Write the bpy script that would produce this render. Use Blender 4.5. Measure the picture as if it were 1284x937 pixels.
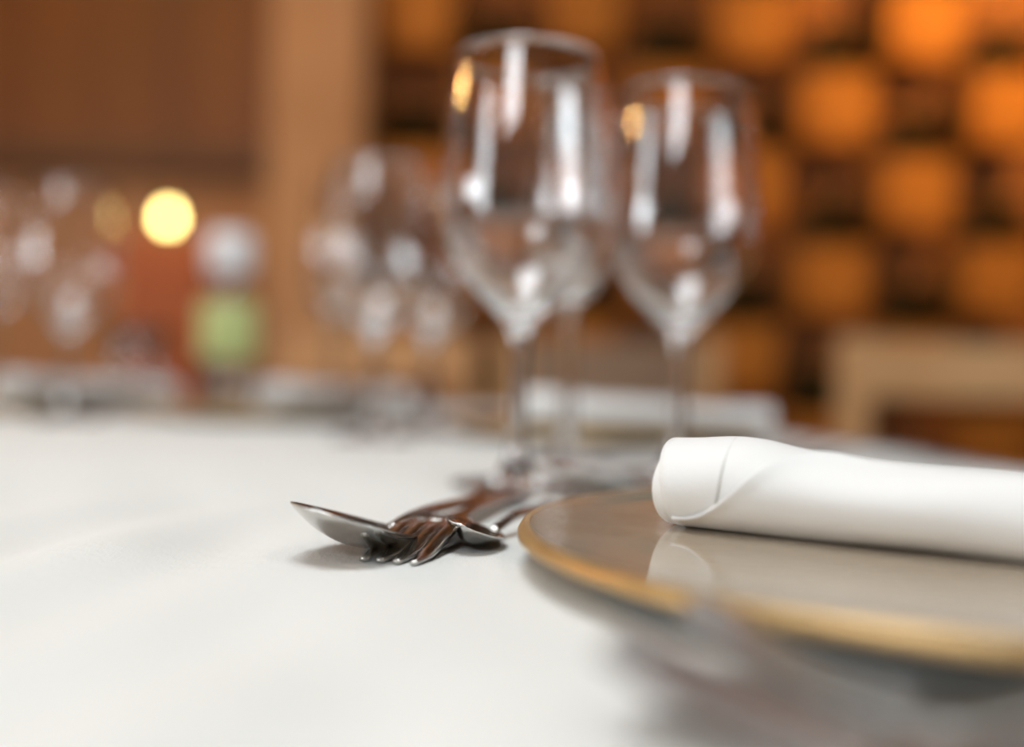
import bpy, bmesh, math, random
from mathutils import Vector, Matrix, Euler
random.seed(7)
for o in list(bpy.data.objects):
    bpy.data.objects.remove(o)
S = bpy.context.scene
C = S.collection
R = math.radians
TZ = 0.75                      # top of the tablecloth

# ------------------------------------------------------------------ camera
cd = bpy.data.cameras.new('camera')
cd.sensor_width = 36.0
cd.lens = 36.0 * 1300 / 1284
cd.clip_start = 0.01
cd.dof.use_dof = True
cd.dof.focus_distance = 0.352
cd.dof.aperture_fstop = 1.85
cam = bpy.data.objects.new('camera', cd)
C.objects.link(cam)
cam.matrix_world = (Matrix.Translation((0, 0, TZ + 0.066)) @ Matrix.Rotation(R(90 - 0.573), 4, 'X')
                    @ Matrix.Rotation(R(1.5), 4, 'Z'))
S.camera = cam

# ------------------------------------------------------------------ exposure, world, lights
vs = S.view_settings
vs.view_transform = 'Standard'
vs.look = 'None'
vs.gamma = 1.0
vs.use_curve_mapping = False
vs.exposure = 0.0
S.cycles.use_denoising = True
S.cycles.caustics_reflective = False
S.cycles.caustics_refractive = False
S.cycles.sample_clamp_indirect = 20.0
S.cycles.max_bounces = 16
S.cycles.transmission_bounces = 14
S.cycles.transparent_max_bounces = 12
S.cycles.glossy_bounces = 8
S.cycles.blur_glossy = 0.3

W = bpy.data.worlds.new('daylight')
S.world = W
W.use_nodes = True
bg = W.node_tree.nodes['Background']
bg.inputs[0].default_value = (0.92, 0.97, 1.0, 1)
bg.inputs[1].default_value = 13.5

def portal(name, loc, rot, sx, sy):
    l = bpy.data.lights.new(name, 'AREA')
    l.shape = 'RECTANGLE'; l.size = sx; l.size_y = sy
    l.cycles.is_portal = True
    o = bpy.data.objects.new(name, l); C.objects.link(o)
    o.location = loc; o.rotation_euler = rot
    return o

# room extents
X0, X1, Y0, Y1, ZC = -3.1, 2.7, -1.7, 3.35, 2.75
SOUTH = [(-1.35, -0.45)]       # window openings behind the viewer (x ranges)
SZ = (1.90, 2.60)
WEST = [(-1.3, 0.2)]                                # unseen window opening at the left, placed and sized for glass reflections (y ranges)
WZ = (0.92, 1.65)
EAST = [(-1.3, -0.4)]                              # unseen window opening added at the right for glass reflections (y ranges)
EZ = (0.92, 1.55)
ADDED_SKY = (-0.80, 0.12, -0.12, 0.60)                       # unseen ceiling opening added to brighten the cloth from above (x0, x1, y0, y1)
for a, b in SOUTH:
    portal('window_portal', ((a + b) / 2, Y0 - 0.06, sum(SZ) / 2), (R(90), 0, 0), b - a, SZ[1] - SZ[0])
for a, b in WEST:
    portal('window_portal', (X0 - 0.06, (a + b) / 2, sum(WZ) / 2), (R(90), 0, R(-90)), b - a, WZ[1] - WZ[0])

portal('added_roof_portal', ((ADDED_SKY[0] + ADDED_SKY[1]) / 2, (ADDED_SKY[2] + ADDED_SKY[3]) / 2, ZC + .1), (0, 0, 0), ADDED_SKY[1] - ADDED_SKY[0], ADDED_SKY[3] - ADDED_SKY[2])

for a, b in EAST:
    portal('window_portal', (X1 + 0.06, (a + b) / 2, sum(EZ) / 2), (R(90), 0, R(90)), b - a, EZ[1] - EZ[0])

def spot(name, loc, target, watts, color, size, blend=0.9, rad=0.04):
    l = bpy.data.lights.new(name, 'SPOT'); l.energy = watts; l.color = color
    l.spot_size = R(size); l.spot_blend = blend; l.shadow_soft_size = rad
    o = bpy.data.objects.new(name, l); C.objects.link(o)
    o.location = loc
    o.rotation_euler = (Vector(target) - Vector(loc)).to_track_quat('-Z', 'Y').to_euler()
    return o
WARM = (1.0, 0.55, 0.15)
spot('spot_light', (1.75, 2.2, 2.68), (1.5, 3.3, 1.95), 200, WARM, 78)
spot('spot_light', (0.3, 2.0, 2.68), (0.3, 3.3, 1.6), 18, WARM, 80)
spot('spot_light', (-0.55, 1.9, 2.68), (-0.5, 3.1, 1.45), 22, (1, .6, .3), 60)
spot('spot_light', (-1.5, 2.0, 2.68), (-1.25, 3.3, 1.3), 20, WARM, 75)

# ------------------------------------------------------------------ materials
def mat(name, color=(.8, .8, .8), rough=.5, metal=0, trans=0, ior=1.45, spec=.5, coat=0, sheen=0):
    m = bpy.data.materials.new(name); m.use_nodes = True
    b = m.node_tree.nodes['Principled BSDF']
    b.inputs['Base Color'].default_value = (*color, 1)
    b.inputs['Roughness'].default_value = rough
    b.inputs['Metallic'].default_value = metal
    b.inputs['Transmission Weight'].default_value = trans
    b.inputs['IOR'].default_value = ior
    b.inputs['Specular IOR Level'].default_value = spec
    b.inputs['Coat Weight'].default_value = coat
    b.inputs['Sheen Weight'].default_value = sheen
    return m

def nodes(m):
    return m.node_tree.nodes, m.node_tree.links, m.node_tree.nodes['Principled BSDF']

def noise_color(m, c1, c2, scale, detail=4, coord='Object', lo=.35, hi=.65, stretch=None):
    n, l, b = nodes(m)
    tc = n.new('ShaderNodeTexCoord'); tx = n.new('ShaderNodeTexNoise')
    tx.inputs['Scale'].default_value = scale; tx.inputs['Detail'].default_value = detail
    src = tc.outputs[coord]
    if stretch:
        mp = n.new('ShaderNodeMapping'); mp.inputs['Scale'].default_value = stretch
        l.new(src, mp.inputs[0]); src = mp.outputs[0]
    l.new(src, tx.inputs['Vector'])
    rp = n.new('ShaderNodeValToRGB')
    rp.color_ramp.elements[0].position = lo; rp.color_ramp.elements[0].color = (*c1, 1)
    rp.color_ramp.elements[1].position = hi; rp.color_ramp.elements[1].color = (*c2, 1)
    l.new(tx.outputs['Fac'], rp.inputs[0]); l.new(rp.outputs[0], b.inputs['Base Color'])
    return tx

def bump(m, scale, dist, strength=1.0, stretch=None, kind='noise'):
    n, l, b = nodes(m)
    tc = n.new('ShaderNodeTexCoord')
    src = tc.outputs['Object']
    if stretch:
        mp = n.new('ShaderNodeMapping'); mp.inputs['Scale'].default_value = stretch
        l.new(src, mp.inputs[0]); src = mp.outputs[0]
    tx = n.new('ShaderNodeTexNoise')
    tx.inputs['Scale'].default_value = scale; tx.inputs['Detail'].default_value = 3
    l.new(src, tx.inputs['Vector'])
    bp = n.new('ShaderNodeBump'); bp.inputs['Distance'].default_value = dist
    bp.inputs['Strength'].default_value = strength
    l.new(tx.outputs['Fac'], bp.inputs['Height'])
    l.new(bp.outputs[0], b.inputs['Normal'])

def weave(m, scale, dist, fine=0.5):
    """woven cotton: stretched noise in two directions (warp and weft slubs) over a soft mottling"""
    n, l, b = nodes(m)
    tc = n.new('ShaderNodeTexCoord'); outs = []
    for st, sc in (((1, .35, 1), scale), ((.35, 1, 1), scale), ((1, 1, 1), scale * .12)):
        mp = n.new('ShaderNodeMapping'); mp.inputs['Scale'].default_value = st
        l.new(tc.outputs['Object'], mp.inputs[0])
        t = n.new('ShaderNodeTexNoise'); t.inputs['Scale'].default_value = sc; t.inputs['Detail'].default_value = 2
        l.new(mp.outputs[0], t.inputs['Vector']); outs.append(t.outputs['Fac'])
    ad = n.new('ShaderNodeMath'); ad.operation = 'ADD'; l.new(outs[0], ad.inputs[0]); l.new(outs[1], ad.inputs[1])
    a2 = n.new('ShaderNodeMath'); a2.operation = 'MULTIPLY_ADD'; a2.inputs[1].default_value = 2.5
    l.new(outs[2], a2.inputs[0]); l.new(ad.outputs[0], a2.inputs[2])
    bp = n.new('ShaderNodeBump'); bp.inputs['Distance'].default_value = dist; bp.inputs['Strength'].default_value = fine
    l.new(a2.outputs[0], bp.inputs['Height']); l.new(bp.outputs[0], b.inputs['Normal'])

M = {}
M['cloth'] = mat('white_cotton', (.86, .87, .845), .85, sheen=.15, spec=.25); weave(M['cloth'], 1500, .0003)
M['napkin'] = mat('white_linen', (.88, .885, .88), .9, sheen=.2, spec=.2); weave(M['napkin'], 2200, .00014)
M['thread'] = mat('hem_thread', (.62, .62, .60), .9)
M['steel'] = mat('polished_steel', (.56, .545, .52), .16, 1); bump(M['steel'], 900, .00002, .25)
M['satin'] = mat('satin_steel', (.36, .355, .345), .42, 1)
M['glaze'] = mat('taupe_glaze', (.44, .36, .27), .06, spec=.8, coat=.4)
noise_color(M['glaze'], (.43, .35, .26), (.47, .385, .29), 40, lo=.4, hi=.6)
M['gold'] = mat('gold_band', (.60, .36, .12), .38, .65)
noise_color(M['gold'], (.50, .31, .12), (.64, .43, .19), 60)
M['under'] = mat('grey_glaze', (.42, .40, .35), .3)
M['glass'] = mat('clear_glass', (1, 1, 1), 0.0, 0, 1, 1.55)
M['wood'] = mat('honey_wood', (.40, .21, .09), .45); noise_color(M['wood'], (.64, .35, .15), (.76, .45, .21), 6, stretch=(1, 1, .12))
M['table_wood'] = mat('table_wood', (.25, .12, .05), .5); noise_color(M['table_wood'], (.2, .1, .04), (.3, .15, .07), 8, stretch=(.1, 1, 1))
M['panel'] = mat('brown_panel', (.25, .105, .035), .5); noise_color(M['panel'], (.14, .045, .008), (.21, .075, .013), 5, stretch=(1, 1, .1))
M['beam'] = mat('dark_beam', (.16, .07, .025), .5); noise_color(M['beam'], (.09, .035, .012), (.13, .055, .02), 6, stretch=(.1, 1, 1))
M['plaster'] = mat('tan_plaster', (.50, .30, .18), .85); noise_color(M['plaster'], (.48, .25, .12), (.56, .31, .16), 2.5)
M['pillar'] = mat('sand_plaster', (.62, .38, .22), .85); noise_color(M['pillar'], (.47, .26, .13), (.55, .32, .17), 2.5)
M['brick'] = mat('brown_brick', (.25, .09, .03), .8)
M['terracotta'] = mat('terracotta', (.62, .24, .06), .75); noise_color(M['terracotta'], (.48, .158, .018), (.62, .235, .032), 8)
M['leaf'] = mat('dark_leaf', (.03, .06, .012), .5); noise_color(M['leaf'], (.016, .026, .005), (.04, .05, .010), 12)
M['soil'] = mat('potting_soil', (.03, .018, .01), .95)
M['floor'] = mat('floor_boards', (.20, .10, .05), .4); noise_color(M['floor'], (.16, .08, .04), (.25, .13, .06), 3, stretch=(.15, 2, 1))
M['ceiling'] = mat('ceiling_paint', (.26, .22, .18), .9)
M['wall'] = mat('wall_paint', (.25, .23, .21), .9)
M['frame'] = mat('window_paint', (.70, .66, .60), .5)
M['rust'] = mat('rust_lacquer', (.42, .10, .02), .45); noise_color(M['rust'], (.36, .08, .015), (.48, .13, .03), 4)
M['upholstery'] = mat('taupe_upholstery', (.33, .22, .15), .9); noise_color(M['upholstery'], (.30, .20, .13), (.37, .25, .17), 30)
M['green'] = mat('pale_green_label', (.62, .72, .30), .6); noise_color(M['green'], (.56, .66, .24), (.68, .76, .36), 25)
M['cap'] = mat('white_cap', (.90, .90, .92), .25)
M['brass'] = mat('aged_brass', (.45, .27, .10), .35, 1)
M['black'] = mat('black_cord', (.02, .02, .02), .6)
def emit(name, col, s):
    m = mat(name, col, .4); b = m.node_tree.nodes['Principled BSDF']
    b.inputs['Emission Color'].default_value = (*col, 1); b.inputs['Emission Strength'].default_value = s
    return m
M['bulb'] = emit('warm_bulb', (1.0, .78, .27), 22)
M['glint_lamp'] = emit('white_glint_lamp', (1.0, .95, .88), 420)
M['bulb_side'] = emit('amber_bulb', (1.0, .50, .16), 520)

n, l, b = nodes(M['brick'])
tc = n.new('ShaderNodeTexCoord'); mp = n.new('ShaderNodeMapping'); mp.inputs['Rotation'].default_value = (R(90), 0, 0)
br = n.new('ShaderNodeTexBrick'); br.inputs['Scale'].default_value = 4.0
br.inputs['Color1'].default_value = (.36, .125, .03, 1); br.inputs['Color2'].default_value = (.28, .095, .024, 1)
br.inputs['Mortar'].default_value = (.07, .03, .012, 1); br.inputs['Mortar Size'].default_value = .02
l.new(tc.outputs['Object'], mp.inputs[0]); l.new(mp.outputs[0], br.inputs['Vector']); l.new(br.outputs['Color'], b.inputs['Base Color'])

# ------------------------------------------------------------------ helpers
def tag(o, label=None, cat=None, group=None, kind=None):
    if label: o['label'] = label
    if cat: o['category'] = cat
    if group: o['group'] = group
    if kind: o['kind'] = kind
    return o

def thing(name, label, cat, loc=(0, 0, 0), rot=(0, 0, 0), group=None):
    o = bpy.data.objects.new(name, None); C.objects.link(o)
    o.empty_display_size = .02
    o.location = loc; o.rotation_euler = rot
    return tag(o, label, cat, group)

def mesh(name, verts, faces, m, parent=None, smooth=True, solid=0, bev=0, sub=0, sharp=None):
    me = bpy.data.meshes.new(name); me.from_pydata([tuple(v) for v in verts], [], faces)
    me.materials.append(m); me.update()
    if smooth:
        for p in me.polygons: p.use_smooth = True
    o = bpy.data.objects.new(name, me); C.objects.link(o)
    if parent: o.parent = parent
    if solid:
        d = o.modifiers.new('solid', 'SOLIDIFY'); d.thickness = solid; d.offset = 0
    if bev:
        d = o.modifiers.new('bevel', 'BEVEL'); d.width = bev; d.segments = 3; d.limit_method = 'ANGLE'
    if sub:
        d = o.modifiers.new('sub', 'SUBSURF'); d.levels = sub; d.render_levels = sub
    return o

def fix_normals(o):
    bm = bmesh.new(); bm.from_mesh(o.data); bmesh.ops.recalc_face_normals(bm, faces=bm.faces); bm.to_mesh(o.data); bm.free()
    return o

class MB:
    def __init__(s): s.v = []; s.f = []
    def box(s, x0, y0, z0, x1, y1, z1, mx=None):
        b = len(s.v)
        pts = [(x0, y0, z0), (x1, y0, z0), (x1, y1, z0), (x0, y1, z0), (x0, y0, z1), (x1, y0, z1), (x1, y1, z1), (x0, y1, z1)]
        s.v += [tuple(mx @ Vector(p)) if mx else p for p in pts]
        for q in ((0, 3, 2, 1), (4, 5, 6, 7), (0, 1, 5, 4), (1, 2, 6, 5), (2, 3, 7, 6), (3, 0, 4, 7)):
            s.f.append(tuple(b + i for i in q))
        return s
    def build(s, name, m, parent=None, bev=.003, smooth=False):
        return mesh(name, s.v, s.f, m, parent, smooth=smooth, bev=bev)

def lathe(name, prof, m, parent=None, seg=64, loc=(0, 0, 0)):
    """revolve a list of (r, z); r == 0 collapses to a pole"""
    v = []; f = []; rings = []
    for r, z in prof:
        if r < 1e-7:
            v.append((loc[0], loc[1], z + loc[2])); rings.append([len(v) - 1])
        else:
            st = len(v)
            for k in range(seg):
                a = 2 * math.pi * k / seg
                v.append((loc[0] + r * math.cos(a), loc[1] + r * math.sin(a), loc[2] + z))
            rings.append(list(range(st, st + seg)))
    for A, B in zip(rings[:-1], rings[1:]):
        if len(A) == 1 and len(B) == 1: continue
        for k in range(seg):
            k2 = (k + 1) % seg
            if len(A) == 1: f.append((A[0], B[k2], B[k]))
            elif len(B) == 1: f.append((A[k], A[k2], B[0]))
            else: f.append((A[k], A[k2], B[k2], B[k]))
    return fix_normals(mesh(name, v, f, m, parent))

def cr(pts, n):
    """Catmull-Rom through the points, n steps per span"""
    P = [Vector(p) for p in pts]; P = [2 * P[0] - P[1]] + P + [2 * P[-1] - P[-2]]
    out = []
    for i in range(1, len(P) - 2):
        for k in range(n):
            t = k / n
            out.append(.5 * ((2 * P[i]) + (P[i + 1] - P[i - 1]) * t + (2 * P[i - 1] - 5 * P[i] + 4 * P[i + 1] - P[i + 2]) * t * t
                             + (3 * P[i] - P[i - 1] - 3 * P[i + 1] + P[i + 2]) * t ** 3))
    out.append(P[-2]); return out

def interp(tab, s):
    """smooth interpolation in a table of (s, a, b, ...)"""
    if s <= tab[0][0]: return tab[0][1:]
    if s >= tab[-1][0]: return tab[-1][1:]
    for i in range(len(tab) - 1):
        if tab[i][0] <= s <= tab[i + 1][0]:
            h = tab[i + 1][0] - tab[i][0]; t = (s - tab[i][0]) / h
            out = []
            for k in range(1, len(tab[0])):
                p0, p1 = tab[i][k], tab[i + 1][k]
                m0 = (tab[i + 1][k] - tab[i - 1][k]) / (tab[i + 1][0] - tab[i - 1][0]) if i > 0 else (p1 - p0) / h
                m1 = (tab[i + 2][k] - tab[i][k]) / (tab[i + 2][0] - tab[i][0]) if i + 2 < len(tab) else (p1 - p0) / h
                out.append((2 * t ** 3 - 3 * t * t + 1) * p0 + (t ** 3 - 2 * t * t + t) * h * m0
                           + (-2 * t ** 3 + 3 * t * t) * p1 + (t ** 3 - t * t) * h * m1)
            return out

def loft(name, rings, m, parent):
    """closed rings of equal length, capped"""
    n = len(rings[0]); v = [p for r in rings for p in r]; f = []
    for i in range(len(rings) - 1):
        for k in range(n):
            k2 = (k + 1) % n
            f.append((i * n + k, i * n + k2, (i + 1) * n + k2, (i + 1) * n + k))
    f.append(tuple(range(n - 1, -1, -1))); b = (len(rings) - 1) * n
    f.append(tuple(range(b, b + n)))
    return fix_normals(mesh(name, v, f, m, parent))

def world_min_z(root):
    bpy.context.view_layer.update()
    z = 9
    for ch in [root] + list(root.children_recursive):
        if ch.type == 'MESH':
            mw = ch.matrix_world
            for v in ch.data.vertices: z = min(z, (mw @ v.co).z)
    return z

def settle(root, z=TZ + .0002):
    root.location.z += z - world_min_z(root)
    bpy.context.view_layer.update()

def copy_tree(o, parent=None):
    c = o.copy(); C.objects.link(c)
    if parent: c.parent = parent
    for ch in list(o.children): copy_tree(ch, c)
    return c

def place(o, loc, rz=0, label=None, group=None):
    o.location = loc; o.rotation_euler = (0, 0, rz)
    if label: o['label'] = label
    if group: o['group'] = group
    return o

# ------------------------------------------------------------------ setting
def struct(name, mb, m, bev=0):
    return tag(mb.build(name, m, None, bev), kind='structure')
T = .12
struct('floor', MB().box(X0 - T, Y0 - T, -T, X1 + T, Y1 + T, 0), M['floor'])
struct('ceiling', MB().box(X0 - T, Y0 - T, ZC, ADDED_SKY[0], Y1 + T, ZC + T).box(ADDED_SKY[1], Y0 - T, ZC, X1 + T, Y1 + T, ZC + T)
       .box(ADDED_SKY[0], Y0 - T, ZC, ADDED_SKY[1], ADDED_SKY[2], ZC + T).box(ADDED_SKY[0], ADDED_SKY[3], ZC, ADDED_SKY[1], Y1 + T, ZC + T), M['ceiling'])
struct('wall_back', MB().box(X0 - T, Y1, 0, X1 + T, Y1 + T, ZC), M['brick'])
def holed(name, holes, zr, horiz, lo, hi, c0, c1):
    mb = MB()
    def add(a, b, z0, z1):
        if horiz: mb.box(a, c0, z0, b, c1, z1)
        else: mb.box(c0, a, z0, c1, b, z1)
    add(lo, hi, 0, zr[0]); add(lo, hi, zr[1], ZC)
    e = lo
    for a, b in holes:
        add(e, a, *zr); e = b
    add(e, hi, *zr)
    struct(name, mb, M['wall'])
holed('wall_front', SOUTH, SZ, True, X0 - T, X1 + T, Y0 - T, Y0)
holed('wall_left', WEST, WZ, False, Y0, Y1, X0 - T, X0)
holed('wall_right', EAST, EZ, False, Y0, Y1, X1, X1 + T)
k = 1
for holes, zr, horiz, c0 in ((SOUTH, SZ, True, Y0 - .05), (WEST, WZ, False, X0 - .05), (EAST, EZ, False, X1 + .05)):
    for a, b in holes:
        mb = MB()
        def bar(u0, u1, z0, z1):
            if horiz: mb.box(u0, c0 - .02, z0, u1, c0 + .02, z1)
            else: mb.box(c0 - .02, u0, z0, c0 + .02, u1, z1)
        w = .05
        bar(a, a + w, *zr); bar(b - w, b, *zr); bar(a + w, b - w, zr[0], zr[0] + w); bar(a + w, b - w, zr[1] - w, zr[1])
        mid = (a + b) / 2; bar(mid - .02, mid + .02, zr[0] + w, zr[1] - w)
        struct('window_%d' % k, mb, M['frame']); k += 1

# left part of the back wall: brown wooden panelling over a beam, tan plaster below
struct('trim_1', MB().box(X0, Y1 - .10, 1.46, -.735, Y1, ZC), M['panel'])
struct('trim_2', MB().box(X0, Y1 - .16, 1.38, -.735, Y1, 1.46), M['beam'], .004)
struct('trim_3', MB().box(X0, Y1 - .05, 0, -.735, Y1, 1.38), M['plaster'])
struct('trim_4', MB().box(-.735, Y1 - .30, 0, -.455, Y1, ZC), M['pillar'], .01)   # the pillar

# ------------------------------------------------------------------ table and cloth
E_ = Vector((-.2425, .9701, 0)); N_ = Vector((-.9701, -.2425, 0)); P0 = Vector((.345, .82, 0))
TL, TW = 2.05, 1.15
cen = P0 + E_ * (-.275) + N_ * (TW / 2)
trot = math.atan2(E_.y, E_.x)          # table's local x runs along its length
table = thing('dining_table', 'long dining table wholly covered by the white cloth', 'table', (cen.x, cen.y, 0), (0, 0, trot))
MB().box(-TL / 2 + .01, -TW / 2 + .01, .710, TL / 2 - .01, TW / 2 - .01, .7390).build('tabletop', M['table_wood'], table)
for sx in (-1, 1):
    for sy in (-1, 1):
        x, y = sx * (TL / 2 - .09), sy * (TW / 2 - .09)
        MB().box(x - .03, y - .03, 0, x + .03, y + .03, .7095).build('leg', M['table_wood'], table)

def cloth():
    v = []; f = []; idx = {}
    drop = .26; rr = .012
    def axis(L, n):
        a = [-L / 2 - drop + (drop - rr) * i / 6 for i in range(6)]
        a += [-L / 2 - rr * .5, -L / 2 + rr * .3]
        a += [-L / 2 + rr + (L - 2 * rr) * i / n for i in range(n + 1)]
        return a + [-q for q in reversed(a[:8])]
    ax = axis(TL, 260); ay = axis(TW, 150)
    inv = Matrix.Rotation(trot, 4, 'Z'); ce = Vector((cen.x, cen.y, 0))
    def fold(u, L):      # position along the top -> (position, drop)
        h = L / 2
        if abs(u) <= h - rr: return u, 0
        s = abs(u) - (h - rr); sg = 1 if u > 0 else -1
        if s < rr * 1.57:
            t = s / rr; return sg * (h - rr + rr * math.sin(t)), rr * (1 - math.cos(t))
        return sg * (h + .0), rr + (s - rr * 1.57)
    for i, u in enumerate(ax):
        for j, w in enumerate(ay):
            x, dx = fold(u, TL); y, dy = fold(w, TW); d = max(dx, dy)
            if d > .03:
                wob = .012 * math.sin(u * 24 + w * 31) * min(1, d / .15)
                if dx >= dy: x += math.copysign(abs(wob) + .004, x)
                if dy >= dx: y += math.copysign(abs(wob) + .004, y)
            z = TZ - d
            p = inv @ Vector((x, y, 0)) + ce
            if d < 1e-6:      # soft creases, flattening under the things laid on the cloth
                X, Y = p.x, p.y
                k = 1 / (1 + math.exp((X + .085 - max(0, .32 - Y) * .5) * 60)) * (1 / (1 + math.exp((Y - .62) * 30)))
                q = X * .94 - Y * .33
                c = (math.sin(q * 92 + 1.1 * math.sin(Y * 17)) * .75 + .3 * math.sin(q * 47 + 2 + X * 9) + .22 * math.sin(X * 75 + Y * 33))
                z -= .0030 * k * (1.3 - c)
            idx[i, j] = len(v); v.append((p.x, p.y, z))
    for i in range(len(ax) - 1):
        for j in range(len(ay) - 1):
            f.append((idx[i, j], idx[i + 1, j], idx[i + 1, j + 1], idx[i, j + 1]))
    o = mesh('tablecloth', v, f, M['cloth'])
    d = o.modifiers.new('solid', 'SOLIDIFY'); d.thickness = .0012; d.offset = -1
    return tag(o, 'white woven cloth spread over the whole dining table', 'tablecloth')
cloth()

# ------------------------------------------------------------------ charger plate
def make_plate():
    t = thing('charger_plate', 'taupe glazed plate with a gold edge under the nearest rolled napkin', 'plate')
    lathe('plate_top', [(0, .0126), (.06, .0126), (.11, .0128), (.128, .0133), (.1362, .0140)], M['glaze'], t, 160)
    lathe('gold_rim', [(.1362, .0140), (.1374, .0141), (.1390, .0134), (.1400, .0117), (.1400, .0100), (.1380, .0090)], M['gold'], t, 160)
    lathe('plate_underside', [(.1380, .0090), (.130, .0080), (.112, .0052), (.100, .0030), (.0985, .0002), (.0950, .0002), (.093, .0035), (0, .0040)], M['under'], t, 160)
    return t
plate0 = make_plate(); plate0.location = (.1432, .3356, TZ + .0001)

# ------------------------------------------------------------------ rolled napkin
def make_napkin(L=.225):
    """lies along +x from 0; a flattened spiral roll with an outer flap whose edge sweeps diagonally"""
    t = thing('rolled_napkin', 'white linen napkin rolled up on the nearest plate', 'napkin')
    HW, HH = .0215, .0142        # half width (y) and half height (z)
    def taper(s): return 1 - .31 * min(1, max(0, (s - .03) / .14)) + .02 * math.sin(s * 60 + 1)
    def sec(rad, a, s):
        k = taper(s)
        rad *= 1 + .014 * math.sin(s * 105 + a * 2) + .012 * math.sin(s * 58 - a * 3 + 1)
        y = math.cos(a) * HW * rad; z = math.sin(a) * HH * rad
        z += .0022 * math.exp(-((s - .022) / .015) ** 2) * max(0, math.sin(a))
        return Vector((s, y * (.5 + .5 * k), (HH + z) * k))
    # inner roll: spiral strip extruded along its length
    v = []; f = []
    turns = 3.944; na = 200; ns = 70
    for i in range(ns + 1):
        s = .0 + (L - .004) * i / ns
        for k in range(na + 1):
            q = k / na; a = R(-70) + turns * 2 * math.pi * q
            rad = min(.97, .15 + .82 * q * turns / (turns - 1.0))
            sag = .0011 * math.sin(a * 2 + 1) * (1 - i / ns)
            p = sec(rad, a, s - (.0022 * math.sin(a * 1.3) + .0016 * (1 - q)) * (1 - i / ns))
            p.z = max(p.z, .0006); p.y += sag * .3
            v.append(p)
    for i in range(ns):
        for k in range(na):
            a0 = i * (na + 1) + k
            f.append((a0, a0 + 1, a0 + na + 2, a0 + na + 1))
    o = mesh('inner_roll', v, f, M['napkin'], t); d = o.modifiers.new('solid', 'SOLIDIFY'); d.thickness = .0010; d.offset = 0
    # outer flap: wraps from below, up the front and over the top; its free edge climbs with s
    v = []; f = []; ns2 = 110; na2 = 60
    def edge(s):
        q = min(1, max(0, (s - .005) / .050)); q = q * q * (3 - 2 * q)
        e2 = min(1, max(0, (s - .06) / .12))
        return R(222) - q * R(114) - R(6) * math.sin(s * 45) * q - e2 * R(8)
    for i in range(ns2 + 1):
        s = .0035 + (L - .0035) * i / ns2
        ed = edge(s)
        a0 = R(285)
        for k in range(na2 + 1):
            q = k / na2
            a = a0 + (ed - a0) * q
            up = math.exp(-((1 - q) * 9) ** 2)        # the folded hem of the free edge is thicker
            lift = 1.035 + .045 * up
            lift += .040 * math.sin(s * 70 + a * 3) * math.exp(-((a - R(120)) / .8) ** 2) * min(1, s / .05)
            ac = R(128) - R(15) * ((s - .06) / .16)
            lift -= .05 * min(1, max(0, (s - .05) / .04)) / (1 + math.exp((a - ac) * 22))
            if s < .02: lift += (.02 - s) / .02 * -.03
            p = sec(lift, a, s + (.0 if i else 0))
            p.z = max(p.z + .0004, .0008)
            v.append(p)
    for i in range(ns2):
        for k in range(na2):
            b0 = i * (na2 + 1) + k
            f.append((b0, b0 + 1, b0 + na2 + 2, b0 + na2 + 1))
    o = mesh('outer_flap', v, f, M['napkin'], t); d = o.modifiers.new('solid', 'SOLIDIFY'); d.thickness = .0011; d.offset = 0
    # stitched hem line round the inner roll
    v = []; f = []; nk = 50
    for k in range(nk + 1):
        a = R(225) - R(160) * k / nk
        for ds, rr_ in ((-.0004, .992), (0, 1.008), (.0004, .992)):
            s = .0165 + .0045 * math.sin(a * .9 - .6) + ds
            v.append(sec(rr_, a, s))
    for k in range(nk):
        for q in (0, 1):
            b0 = k * 3 + q; f.append((b0, b0 + 1, b0 + 4, b0 + 3))
    o = mesh('hem_seam', v, f, M['thread'], t)
    return t
nap0 = make_napkin()
nap0.location = (.0585, .3540, TZ + .0128)
nap0.rotation_euler = (0, 0, R(-29))

# ------------------------------------------------------------------ cutlery
def ring(s, w, z, dish, t, n=10, x0=0.0, edge=.30):
    """cross-section: width w, top surface dished by dish, thickness t"""
    top = []; bot = []
    for k in range(n + 1):
        q = -1 + 2 * k / n; e = math.sqrt(max(0, 1 - q * q))
        zz = z - dish * (1 - q * q)
        th = t * (edge + (1 - edge) * e) / 2
        top.append(Vector((x0 + q * w / 2, s, zz + th))); bot.append(Vector((x0 + q * w / 2, s, zz - th)))
    return top + bot[::-1]

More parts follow.
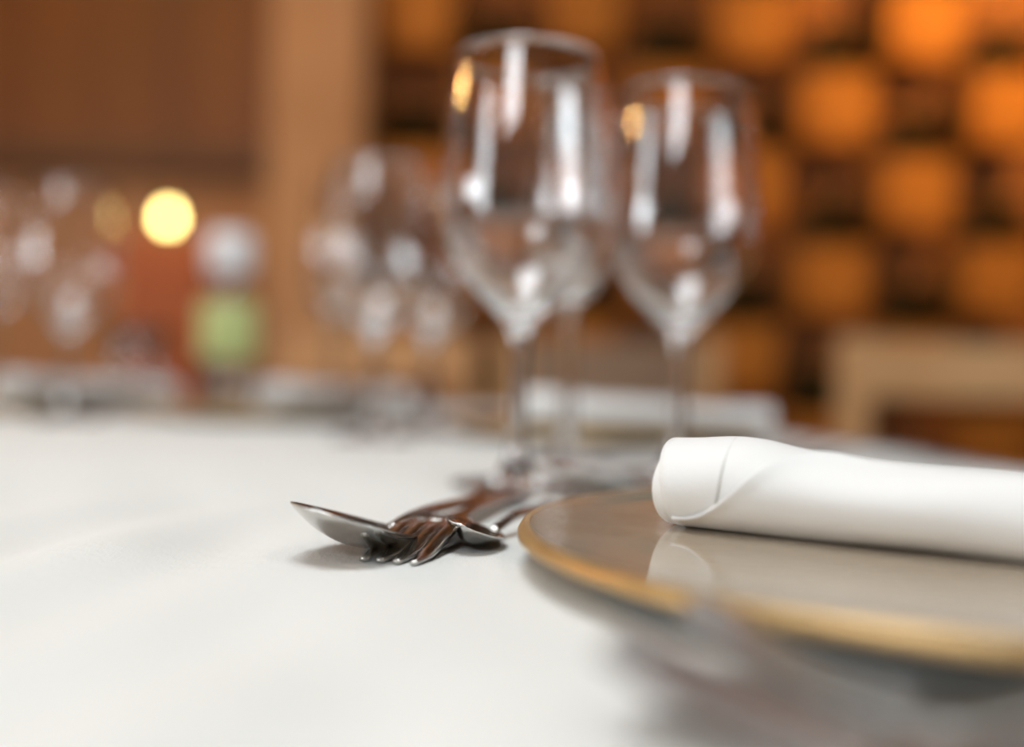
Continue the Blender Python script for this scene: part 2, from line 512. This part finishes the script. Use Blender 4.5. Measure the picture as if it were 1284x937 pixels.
def make_spoon(name, label, LB, WB, dep, L, WH, WN, group=None, tilt=.20):
    """bowl tip at y=0, handle runs to +y"""
    t = thing(name, label, 'spoon', group=group)
    rings = []; N = 34
    for i in range(N + 1):
        u = i / N; uu = (1 - math.cos(math.pi * u)) / 2 if False else u
        s = LB * uu
        # egg-shaped outline, fuller toward the tip half
        x = 2 * uu - 1
        w = WB * math.sqrt(max(0, 1 - x * x)) * (1 - .10 * x) * 1.0
        w = max(w, .0006)
        if uu > .86: w = max(w, WN * ((uu - .86) / .14) ** .5)
        g = max(0, 1 - abs(x) ** 2.4)
        d = dep * g
        rings.append(ring(s, w, (LB - s) * tilt, d, .0013, n=16))
    loft('bowl', rings, M['steel'], t)
    rings = []
    e = -dep + .5 * LB * tilt + .0006
    tab = [(LB, WN, 0.0, .0003, .0024), (LB + .012, WN * .92, .0022, .0, .0028), (LB + (L - LB) * .25, WN, .0030, 0, .0030),
           (LB + (L - LB) * .55, WN * 1.4, .0022, 0, .0025), (LB + (L - LB) * .85, WH * .95, e + .0022, 0, .0020), (L - .004, WH * .8, e, 0, .0019), (L, WH * .35, e, 0, .0016)]
    for i in range(41):
        s = LB * .985 + (L - LB * .985) * i / 40
        w, z, d, th = interp(tab, s)
        rings.append(ring(s, w, z, d, th, n=8))
    loft('handle', rings, M['steel'], t)
    return t

def make_fork(name, label, L=.19, WF=.024, k=1.0, group=None, prof=None, m=None):
    m = m or M['steel']
    """tine tips at y=0, handle to +y; tines turned up"""
    t = thing(name, label, 'fork', group=group)
    prof = prof or [(0, .0155 * k), (.015, .0092 * k), (.030, .0042 * k), (.045, .0016 * k), (.056, .0018 * k), (.068, .0052 * k), (.080, .0100 * k), (.092, .0132 * k), (.110, .0136 * k), (.140, .0098 * k), (.170, .0045 * k), (L, .0014)]
    def z(s): return interp(prof, s)[0]
    tw = WF * .232; pitch = (WF - tw) / 3
    for q in range(4):
        xc = (q - 1.5) * pitch
        rings = []
        for i in range(23):
            s = .048 * i / 22
            w = tw * (.45 + .55 * min(1, s / .012)); th = .0013 + .0008 * min(1, s / .04)
            rings.append(ring(s, w, z(s) + .0004, 0, th, n=6, edge=.7, x0=xc * (1 - .06 * (1 - s / .048))))
        loft('tine', rings, m, t)
    rings = []
    wt = [(.046, WF), (.055, WF * .98), (.064, WF * .72), (.072, WF * .42), (.080, WF * .29), (.10, WF * .25), (.14, WF * .36), (.175, WF * .72), (L - .006, WF * .74), (L, WF * .3)]
    for i in range(61):
        s = .046 + (L - .046) * i / 60
        w = interp(wt, s)[0]
        rings.append(ring(s, w, z(s) + .0004, .0, .0021, n=8, edge=.6))
    loft('handle', rings, m, t)
    return t

def lay(o, x, y, yaw, pitch=0, roll=0, z=None):
    """yaw: direction of the handle measured clockwise from +y; pitch raises the near end; roll tips sideways"""
    o.rotation_mode = 'XYZ'
    m = Matrix.Rotation(-yaw, 3, 'Z') @ Matrix.Rotation(-pitch, 3, 'X') @ Matrix.Rotation(roll, 3, 'Y')
    o.rotation_euler = m.to_euler()
    o.location = (x, y, TZ)
    settle(o, TZ + .0003 if z is None else z)

sp1 = make_spoon('dessert_spoon', 'larger of the two spoons left of the nearest plate, its bowl tipped up', .056, .0400, .0086, .175, .017, .0065, tilt=.235)
lay(sp1, -.0625, .3265, R(22), 0, R(10))
sp2 = make_spoon('coffee_spoon', 'small coffee spoon close against the left edge of the nearest plate', .034, .0200, .0056, .118, .012, .0042, tilt=.2)
lay(sp2, -.0180, .3520, R(22), 0, R(16))
DOWN = [(0, .0011), (.009, .0015), (.017, .0027), (.028, .0052), (.040, .0070), (.052, .0070), (.066, .0060), (.085, .0060), (.100, .0060), (.125, .0052), (.150, .0034), (.170, .0015)]
fk1 = make_fork('dessert_fork', 'fork turned tines down between the two spoons left of the nearest plate', .170, .0238, prof=DOWN)
lay(fk1, -.0385, .3345, R(15), 0, 0)
fkA = make_fork('dinner_fork', 'blurred fork nearest the viewer in front of the plate', .20, .026, group='forks in front of the nearest plate', m=M['satin'])
lay(fkA, .0200, .191, R(113), 0, 0)
fkB = copy_tree(fkA); fkB['label'] = 'blurred fork with its tine tips against the near edge of the gold rimmed plate'
lay(fkB, .0385, .2200, R(113), 0, 0)

# ------------------------------------------------------------------ glasses
def make_glass(name, label, cat, foot_r, stem_top, prof_bowl, th=.0011, group=None, seg=72):
    t = thing(name, label, cat, group=group)
    rs = .0050
    # foot
    foot = [(0, 0), (foot_r - .001, 0), (foot_r, .0008), (foot_r - .001, .0018), (foot_r * .6, .0030), (foot_r * .3, .0052), (.0095, .0095), (.0064, .0150)]
    lathe('foot', foot, M['glass'], t, seg)
    st = [(.0064, .0150), (.0054, .022), (rs, .032), (rs - .0003, stem_top * .6), (rs, stem_top - .018), (.0056, stem_top - .008), (.0068, stem_top - .002)]
    lathe('stem', [tuple(p) for p in cr([(a, b_) for a, b_ in st] and [(a, b_, 0) for a, b_ in st], 5) and [(q.x, q.y) for q in cr([(a, b_, 0) for a, b_ in st], 5)]], M['glass'], t, seg)
    out = [(q.x, q.y) for q in cr([(a, b_, 0) for a, b_ in prof_bowl], 6)]
    inn = []
    for i, (r, z) in enumerate(out):
        a = out[max(0, i - 1)]; c = out[min(len(out) - 1, i + 1)]
        tx, tz = c[0] - a[0], c[1] - a[1]; L = math.hypot(tx, tz) or 1
        nr, nz = -tz / L, tx / L
        tt = th + .0045 * math.exp(-(z - prof_bowl[0][1]) / .010) + .0016 * math.exp(-(z - prof_bowl[0][1]) / .03)
        if z > prof_bowl[2][1]: inn.append((max(r + nr * tt, .0004), z + nz * tt))
    inn = [q for q in inn if q[0] > .004]
    zlow = inn[0][1]
    prof = out + [(out[-1][0] - th * .5, out[-1][1] + th * .35)] + inn[::-1] + [(.002, zlow - .0006), (0, zlow - .0007)]
    lathe('bowl', prof, M['glass'], t, seg)
    return t
WINE = [(.0068, .084), (.0086, .0862), (.0118, .0900), (.0195, .0980), (.0295, .1095), (.0378, .1225), (.0434, .1370), (.0455, .1520), (.0446, .1720), (.0422, .1990), (.0388, .229)]
TULIP = [(.0068, .109), (.0086, .1108), (.0120, .113), (.0190, .121), (.0255, .135), (.0295, .153), (.0310, .172), (.0300, .200), (.0272, .226), (.0252, .248)]
g0 = make_glass('wine_glass', 'nearest empty wine glass, standing right behind the spoons and fork', 'wine glass', .0355, .086, WINE)
g1 = copy_tree(g0); g2 = copy_tree(g0); g3 = copy_tree(g0); g4 = copy_tree(g0)
GA = 'wine glasses of the nearest place setting'; GB = 'wine glasses on the far side of the table'
place(g0, (.0040, .5555, TZ + .0002), 0, None, GA)
place(g1, (.1000, .620, TZ + .0002), 0, 'empty wine glass just above the left end of the nearest rolled napkin', GA)
place(g2, (-.116, .87, TZ + .0002), 0, 'blurred empty wine glass, middle one of the far trio left of the nearest glass', GB)
place(g3, (-.080, 1.00, TZ + .0002), 0, 'blurred empty wine glass, right one of the far trio left of the nearest glass', GB)
place(g4, (-.437, 1.02, TZ + .0002), 0, 'large blurred empty wine glass at the far left, left of the glowing bulb', GB)
h0 = make_glass('champagne_glass', 'slim tulip glass standing close behind the nearest wine glass', 'champagne glass', .030, .111, TULIP)
h1 = copy_tree(h0); h2 = copy_tree(h0)
place(h0, (.0385, .705, TZ + .0002), 0, None, 'tulip glasses on the table')
place(h1, (-.186, 1.08, TZ + .0002), 0, 'blurred tulip glass, left one of the far trio', 'tulip glasses on the table')
place(h2, (-.585, 1.17, TZ + .0002), 0, 'blurred tulip glass cut off by the left edge of the photo', 'tulip glasses on the table')

# ------------------------------------------------------------------ further place settings
def further(x, y, rz, nx, ny, nrz, lp, ln):
    p = copy_tree(plate0); place(p, (x, y, TZ + .0001), rz, lp)
    q = copy_tree(nap0); place(q, (nx, ny, TZ + .0128), nrz, ln)
further(-.56, 1.17, 0, -.53, 1.08, R(62), 'gold rimmed plate across the table at the far left edge', 'rolled white napkin on the plate at the far left edge')
further(.085, .945, 0, .005, .905, R(5), 'gold rimmed plate of the next setting, behind the three near glasses', 'rolled white napkin on the plate behind the near glasses')
further(-.27, 1.13, 0, -.25, 1.06, R(60), 'gold rimmed plate across the table below the green labelled bottle', 'rolled white napkin on the plate across the table below the green label')
for o in list(C.objects):
    if o.get('category') == 'plate': o['group'] = 'gold rimmed charger plates'
    if o.get('category') == 'napkin': o['group'] = 'rolled napkins on the plates'

# cutlery at the next seat, near the right edge of the table
k2 = copy_tree(fkA); k2['group'] = 'cutlery behind the nearest napkin'; k2['label'] = 'blurred silver fork just above the nearest napkin at right, the nearer of two'
lay(k2, .160, .735, R(84))
k3 = copy_tree(fkA); k3['group'] = 'cutlery behind the nearest napkin'; k3['label'] = 'blurred silver fork beyond the nearest napkin, the farther of two near the table edge'
lay(k3, .150, .775, R(84))
k4 = make_spoon('soup_spoon', 'silver spoon lying behind the plate, at the feet of the near glasses', .058, .040, .009, .19, .019, .006)
lay(k4, .020, .505, R(72))

# ------------------------------------------------------------------ bottle with green label
bt = thing('glass_bottle', 'small clear bottle with a pale green label and shiny cap on the far table', 'bottle', (-.366, 1.335, TZ + .0125))
bt.location.z = TZ + .0002
lathe('bottle_body', [(0, 0), (.033, 0), (.036, .003), (.036, .135), (.033, .150), (.023, .162), (.015, .168), (.015, .186), (.0135, .186), (.0135, .168), (.021, .160), (.0315, .148), (.0335, .134), (.0335, .006), (0, .005)], M['glass'], bt, 48)
lathe('label_band', [(.0362, .062), (.0368, .064), (.0368, .132), (.0362, .134)], M['green'], bt, 48)
lathe('bottle_cap', [(.0155, .168), (.0280, .170), (.0310, .178), (.0310, .214), (.0270, .224), (0, .226)], M['cap'], bt, 48)

tm = thing('water_tumbler', 'small clear tumbler beside the green labelled bottle', 'tumbler', (-.475, 1.315, TZ + .0002))
lathe('tumbler_body', [(0, 0), (.030, 0), (.0325, .002), (.0355, .05), (.038, .100), (.0372, .1008), (.0364, .100), (.0338, .05), (.0305, .012), (0, .009)], M['glass'], tm, 48)

# ------------------------------------------------------------------ chairs
def make_chair(padded=False, label=''):
    """faces -y; back at +y"""
    t = thing('dining_chair', label, 'chair', group='dining chairs behind the table')
    w = .44
    MB().box(-w / 2, -.22, .43, w / 2, .20, .465).build('seat', M['wood'], t, .01)
    for sx in (-1, 1):
        x = sx * (w / 2 - .022)
        MB().box(x - .02, -.21, 0, x + .02, -.17, .43).build('leg', M['wood'], t)
        MB().box(x - .024, .185, 0, x + .024, .222, .875).build('leg', M['wood'], t, .006)
    if padded:
        MB().box(-w / 2 + .046, .186, .54, w / 2 - .046, .226, .865).build('backrest', M['upholstery'], t, .012)
    else:
        MB().box(-w / 2 + .046, .190, .775, w / 2 - .046, .218, .868).build('top_rail', M['wood'], t, .005)
        MB().box(-w / 2 + .046, .190, .60, w / 2 - .046, .214, .655).build('lower_rail', M['wood'], t, .005)
    MB().box(-w / 2 + .045, -.20, .22, w / 2 - .045, -.18, .25).build('stretcher', M['wood'], t)
    return t
c0 = make_chair(False, 'open-backed honey wood chair at right behind the near napkin')
c0.location = (.758, 1.50, 0)
c1 = copy_tree(c0); c1.location = (-.33, 2.15, 0); c1.rotation_euler = (0, 0, R(-8)); c1['label'] = 'honey wood chair seen through the gap left of the near glass'
c2 = make_chair(True, 'chair with a taupe padded back standing between the near glasses')
c2.location = (.215, 1.86, 0); c2.rotation_euler = (0, 0, R(5))

# rust cabinet in the dark left corner of the view
cb = thing('tall_cabinet', 'rust coloured cabinet against the plaster wall under the beam', 'cabinet', (-1.02, 3.12, 0))
MB().box(-.13, -.10, .06, .13, .16, 1.17).build('cabinet_body', M['rust'], cb, .004)
MB().box(-.125, -.118, .08, .125, -.1005, 1.15).build('door', M['rust'], cb, .003)
MB().box(-.12, -.08, 0, .12, .14, .0595).build('plinth', M['beam'], cb, .003)

# ------------------------------------------------------------------ lamps
def make_pendant(name, label, loc, m, r=.02):
    t = thing(name, label, 'lamp', loc, group='small warm pendant bulbs')
    lathe('bulb', [(0, -r), (r * .5, -r * .87), (r * .87, -r * .5), (r, 0), (r * .87, r * .5), (r * .55, r * .95), (.009, r * 1.5)], m, t, 32)
    lathe('socket', [(.0095, r * 1.45), (.012, r * 1.5), (.013, r * 1.5 + .035), (.004, r * 1.5 + .045)], M['brass'], t, 24)
    lathe('cord', [(.0022, r * 1.5 + .04), (.0022, ZC - loc[2])], M['black'], t, 8)
    return t
make_pendant('pendant_lamp', 'glowing warm bulb hanging between the far left glass and the bottle', (-.955, 2.85, 1.187), M['bulb'], .017)
make_pendant('pendant_lamp', 'amber bulb hanging out of view at the left', (-1.9, 1.35, 1.75), M['bulb_side'], .034)

def make_glint_lamp(x, y, label):  # unseen lamps added to put bright glints in the glasses and spoons
    t = thing('added_glint_lamp', label, 'added light', (x, y, ZC), group='added lamps for glints in glass and steel')
    lathe('trim_ring', [(.040, .004), (.040, -.006), (.072, -.006), (.074, 0), (.070, .004)], M['frame'], t, 32)
    lathe('lens', [(0, -.002), (.040, -.002)], M['glint_lamp'], t, 32)
make_glint_lamp(-.85, -.95, 'added unseen downlight behind and to the left of the viewer')
make_glint_lamp(.95, -.75, 'added unseen downlight behind and to the right of the viewer')

# ------------------------------------------------------------------ planter wall
def make_planter():
    t = thing('wall_planter', 'terracotta wall pot with a dark leafy plant', 'planter', group='terracotta planters on the back wall')
    v = []; f = []
    mb = MB()
    w0, w1, h, d0, d1 = .095, .118, .21, .13, .18
    pts = [(-w0, -d0, 0), (w0, -d0, 0), (w0, 0, 0), (-w0, 0, 0), (-w1, -d1, h), (w1, -d1, h), (w1, 0, h), (-w1, 0, h),
           (-w1 + .018, -d1 + .018, h), (w1 - .018, -d1 + .018, h), (w1 - .018, -.018, h), (-w1 + .018, -.018, h),
           (-w1 + .018, -d1 + .018, h - .03), (w1 - .018, -d1 + .018, h - .03), (w1 - .018, -.018, h - .03), (-w1 + .018, -.018, h - .03)]
    fs = [(0, 3, 2, 1), (0, 1, 5, 4), (1, 2, 6, 5), (2, 3, 7, 6), (3, 0, 4, 7)]
    for k in range(4):
        k2 = (k + 1) % 4
        fs.append((4 + k, 4 + k2, 8 + k2, 8 + k)); fs.append((8 + k, 8 + k2, 12 + k2, 12 + k))
    mesh('pot', pts, fs, M['terracotta'], t, smooth=False, bev=.008)
    mesh('soil', [(-w1 + .018, -d1 + .018, h - .028), (w1 - .018, -d1 + .018, h - .028), (w1 - .018, -.018, h - .028), (-w1 + .018, -.018, h - .028)], [(0, 1, 2, 3)], M['soil'], t, smooth=False)
    return t
def make_foliage(seed):
    rnd = random.Random(seed); v = []; f = []
    for _ in range(260):
        a = rnd.uniform(0, 2 * math.pi); el = rnd.uniform(.15, 1.45)
        ln = rnd.uniform(.07, .13); base = Vector((rnd.uniform(-.07, .07), -.095 + rnd.uniform(-.05, .04), .185 + rnd.uniform(0, .11)))
        d = Vector((math.cos(a) * math.cos(el) * .9, math.sin(a) * math.cos(el) * .65, math.sin(el)))
        side = d.cross(Vector((0, 0, 1))); side = side.normalized() if side.length > .01 else Vector((1, 0, 0))
        b = len(v); wd = ln * .26; droop = Vector((0, 0, -.25 * ln))
        v += [base, base + d * ln * .5 + side * wd, base + d * ln + droop, base + d * ln * .5 - side * wd, base + d * ln * .55 + Vector((0, 0, -.006))]
        f += [(b, b + 1, b + 4), (b + 1, b + 2, b + 4), (b + 2, b + 3, b + 4), (b + 3, b, b + 4)]
    return v, f
pl0 = make_planter()
fv, ff = make_foliage(3)
fol = mesh('foliage', fv, ff, M['leaf'], pl0, smooth=False)
cols = [-.32, -.06, .195, .455, .715, .975, 1.235, 1.495]      # x centres
names_r = ['top row', 'second row', 'third row', 'fourth row', 'fifth row']
names_c = ['first', 'second', 'third', 'fourth', 'fifth', 'sixth', 'seventh', 'eighth', 'ninth']
first = True
for ci, x in enumerate(cols):
    off = .262 if ci % 2 else 0
    zs = [1.79 - off - .524 * k for k in range(4)] if off == 0 else [1.79 + .262 - .524 * k for k in range(5)]
    for ri, z in enumerate([q for q in zs if .45 < q < 1.95]):
        o = pl0 if first else copy_tree(pl0)
        first = False
        o.location = (x + random.uniform(-.012, .012), Y1, z + random.uniform(-.015, .015))
        o['label'] = 'terracotta wall pot of dark leaves, %s column from the pillar, %s from the top' % (names_c[ci], ['first', 'second', 'third', 'fourth', 'fifth'][ri])
